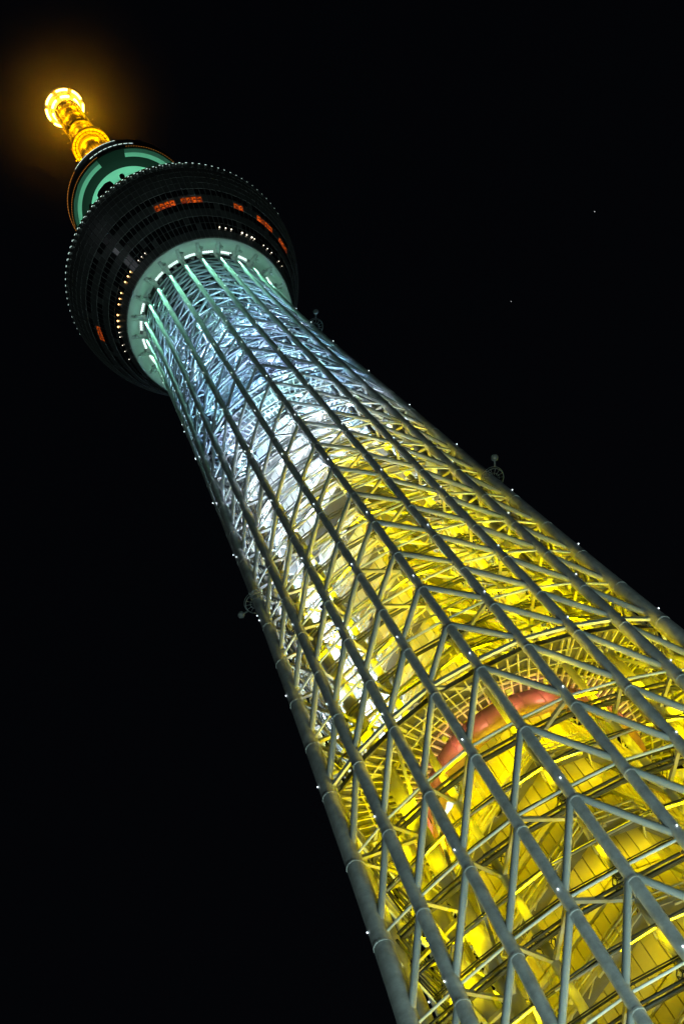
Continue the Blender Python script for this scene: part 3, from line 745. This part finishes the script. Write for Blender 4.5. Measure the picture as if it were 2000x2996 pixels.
gb = unit_mesh('gold_bead', 'e_goldbead', lambda b: b.tube((0, 0, -0.4), (0, 0, 0.4), 0.14, n=8))
for zc, r, n_ in ((598.5, 4.75, 26), (595.5, 4.8, 26)):
    for k in range(n_): link_mesh('bead_light', gb, mast, Matrix.Translation(pol(r, 2*math.pi*k/n_, zc)))
def glow(p, power, colr=(1.0, 0.40, 0.0), size=0.5):
    l = bpy.data.lights.new('gold_lamp', 'POINT'); l.energy = power; l.color = colr; l.shadow_soft_size = size
    b = MB(); b.box(p, 0.16, 0.16, 0.08); b.bar(p, pol(4.2, math.atan2(p.x, -p.y), p.z-0.4), 0.07, 0.07); o = b.build('mast_lamp', 'lampbody', mast)
    lo = bpy.data.objects.new('gold_lamp', l); COL.objects.link(lo); lo.parent = o; lo.location = Vector(p)+Vector((0, 0, 0.5))
for zc, r, pw in ((496, 6.4, 4500), (519, 6.6, 5200), (538, 5.9, 1900), (549, 5.9, 1500), (566, 5.8, 1900), (580, 5.8, 1900), (598, 6.2, 4500)):
    for k in range(6): glow(pol(r, PHI+2*math.pi*(k+0.5)/6, zc), pw)

# ---------------------------------------------------------------- added lamps, out of view, standing in for soft light from below
gfl = unit_mesh('added_lamp_body', 'lampbody', lambda b: [b.box((0, 0, 0.9), 0.5, 0.35, 0.4), b.tube((0, 0, 0), (0, 0, 0.5), 0.12, n=10), b.tube((0, 0, 0), (0, 0, 0.08), 0.4, n=16)])
for k in range(9):
    t = rad(-84+k*21)
    o = link_mesh('added_plaza_lamp', gfl, None, Matrix.Translation(pol(50, t, 0.02)))
    o['label'] = 'added lamp out of view, aimed up to light the outer steel'; o['category'] = 'floodlight'; o['group'] = 'added lamps round the tower foot'
    l = bpy.data.lights.new('added_lamp_beam', 'SPOT'); l.energy = 82000; l.color = (0.68, 1.0, 0.94); l.spot_size = rad(52); l.spot_blend = 1.0; l.shadow_soft_size = 1.5
    lo = bpy.data.objects.new('added_lamp_beam', l); COL.objects.link(lo); lo.parent = o; lo.location = (0, 0, 1.5)
    d = pol(20, t, 95)-pol(50, t, 1.5); lo.rotation_euler = d.to_track_quat('-Z', 'Y').to_euler()

# ---------------------------------------------------------------- stars
def star(u, v, lab, r):
    d = CAM_R @ Vector(((u-1000)/FPX, -(v-1498)/FPX, -1)).normalized(); p = CAM_POS+d*8000
    b = MB(); b.lathe([(0.01, -r), (r*0.7, -r*0.7), (r, 0), (r*0.7, r*0.7), (0.01, r)], 10); o = b.build('star', 'e_star', None); o.location = p
    o['label'] = lab; o['category'] = 'star'
star(1738, 619, 'small white star high in the black sky, the farther one from the tower', 2.6)
star(1494, 882, 'fainter white star lower in the black sky, nearer the tower shaft', 2.1)

# ---------------------------------------------------------------- low mist round the mast head
b = MB(); RM = 62.0; prof = [(max(0.02, RM*math.sin(math.pi*k/24)), 603-RM*math.cos(math.pi*k/24)) for k in range(25)]
b.lathe(prof, 48)
mm = bpy.data.materials.new('night_mist'); mm.use_nodes = True; n = mm.node_tree; n.nodes.clear()
out = n.nodes.new('ShaderNodeOutputMaterial'); pv = n.nodes.new('ShaderNodeVolumePrincipled')
pv.inputs['Color'].default_value = (0.9, 0.9, 0.9, 1); pv.inputs['Anisotropy'].default_value = 0.0
geo = n.nodes.new('ShaderNodeNewGeometry'); vd = n.nodes.new('ShaderNodeVectorMath'); vd.operation = 'DISTANCE'; vd.inputs[1].default_value = (0, 0, 603)
n.links.new(geo.outputs['Position'], vd.inputs[0])
mr = n.nodes.new('ShaderNodeMapRange'); mr.inputs['From Min'].default_value = 4; mr.inputs['From Max'].default_value = 60
mr.inputs['To Min'].default_value = 1.0; mr.inputs['To Max'].default_value = 0.0
pw = n.nodes.new('ShaderNodeMath'); pw.operation = 'POWER'; pw.inputs[1].default_value = 4.8
ml = n.nodes.new('ShaderNodeMath'); ml.operation = 'MULTIPLY'; ml.inputs[1].default_value = 0.021
tn = n.nodes.new('ShaderNodeTexNoise'); tn.inputs['Scale'].default_value = 0.035; tn.inputs['Detail'].default_value = 3
n.links.new(geo.outputs['Position'], tn.inputs['Vector'])
m2 = n.nodes.new('ShaderNodeMath'); m2.operation = 'MULTIPLY'
n.links.new(vd.outputs['Value'], mr.inputs['Value']); n.links.new(mr.outputs['Result'], pw.inputs[0]); n.links.new(pw.outputs[0], ml.inputs[0])
n.links.new(ml.outputs[0], m2.inputs[0]); n.links.new(tn.outputs['Fac'], m2.inputs[1]); n.links.new(m2.outputs[0], pv.inputs['Density'])
n.links.new(pv.outputs['Volume'], out.inputs['Volume'])
mist = b.build('mist', mm, None, kind='stuff'); mist['label'] = 'thin golden mist glowing round the mast head'; mist['category'] = 'mist'
SC.cycles.volume_step_rate = 2.0
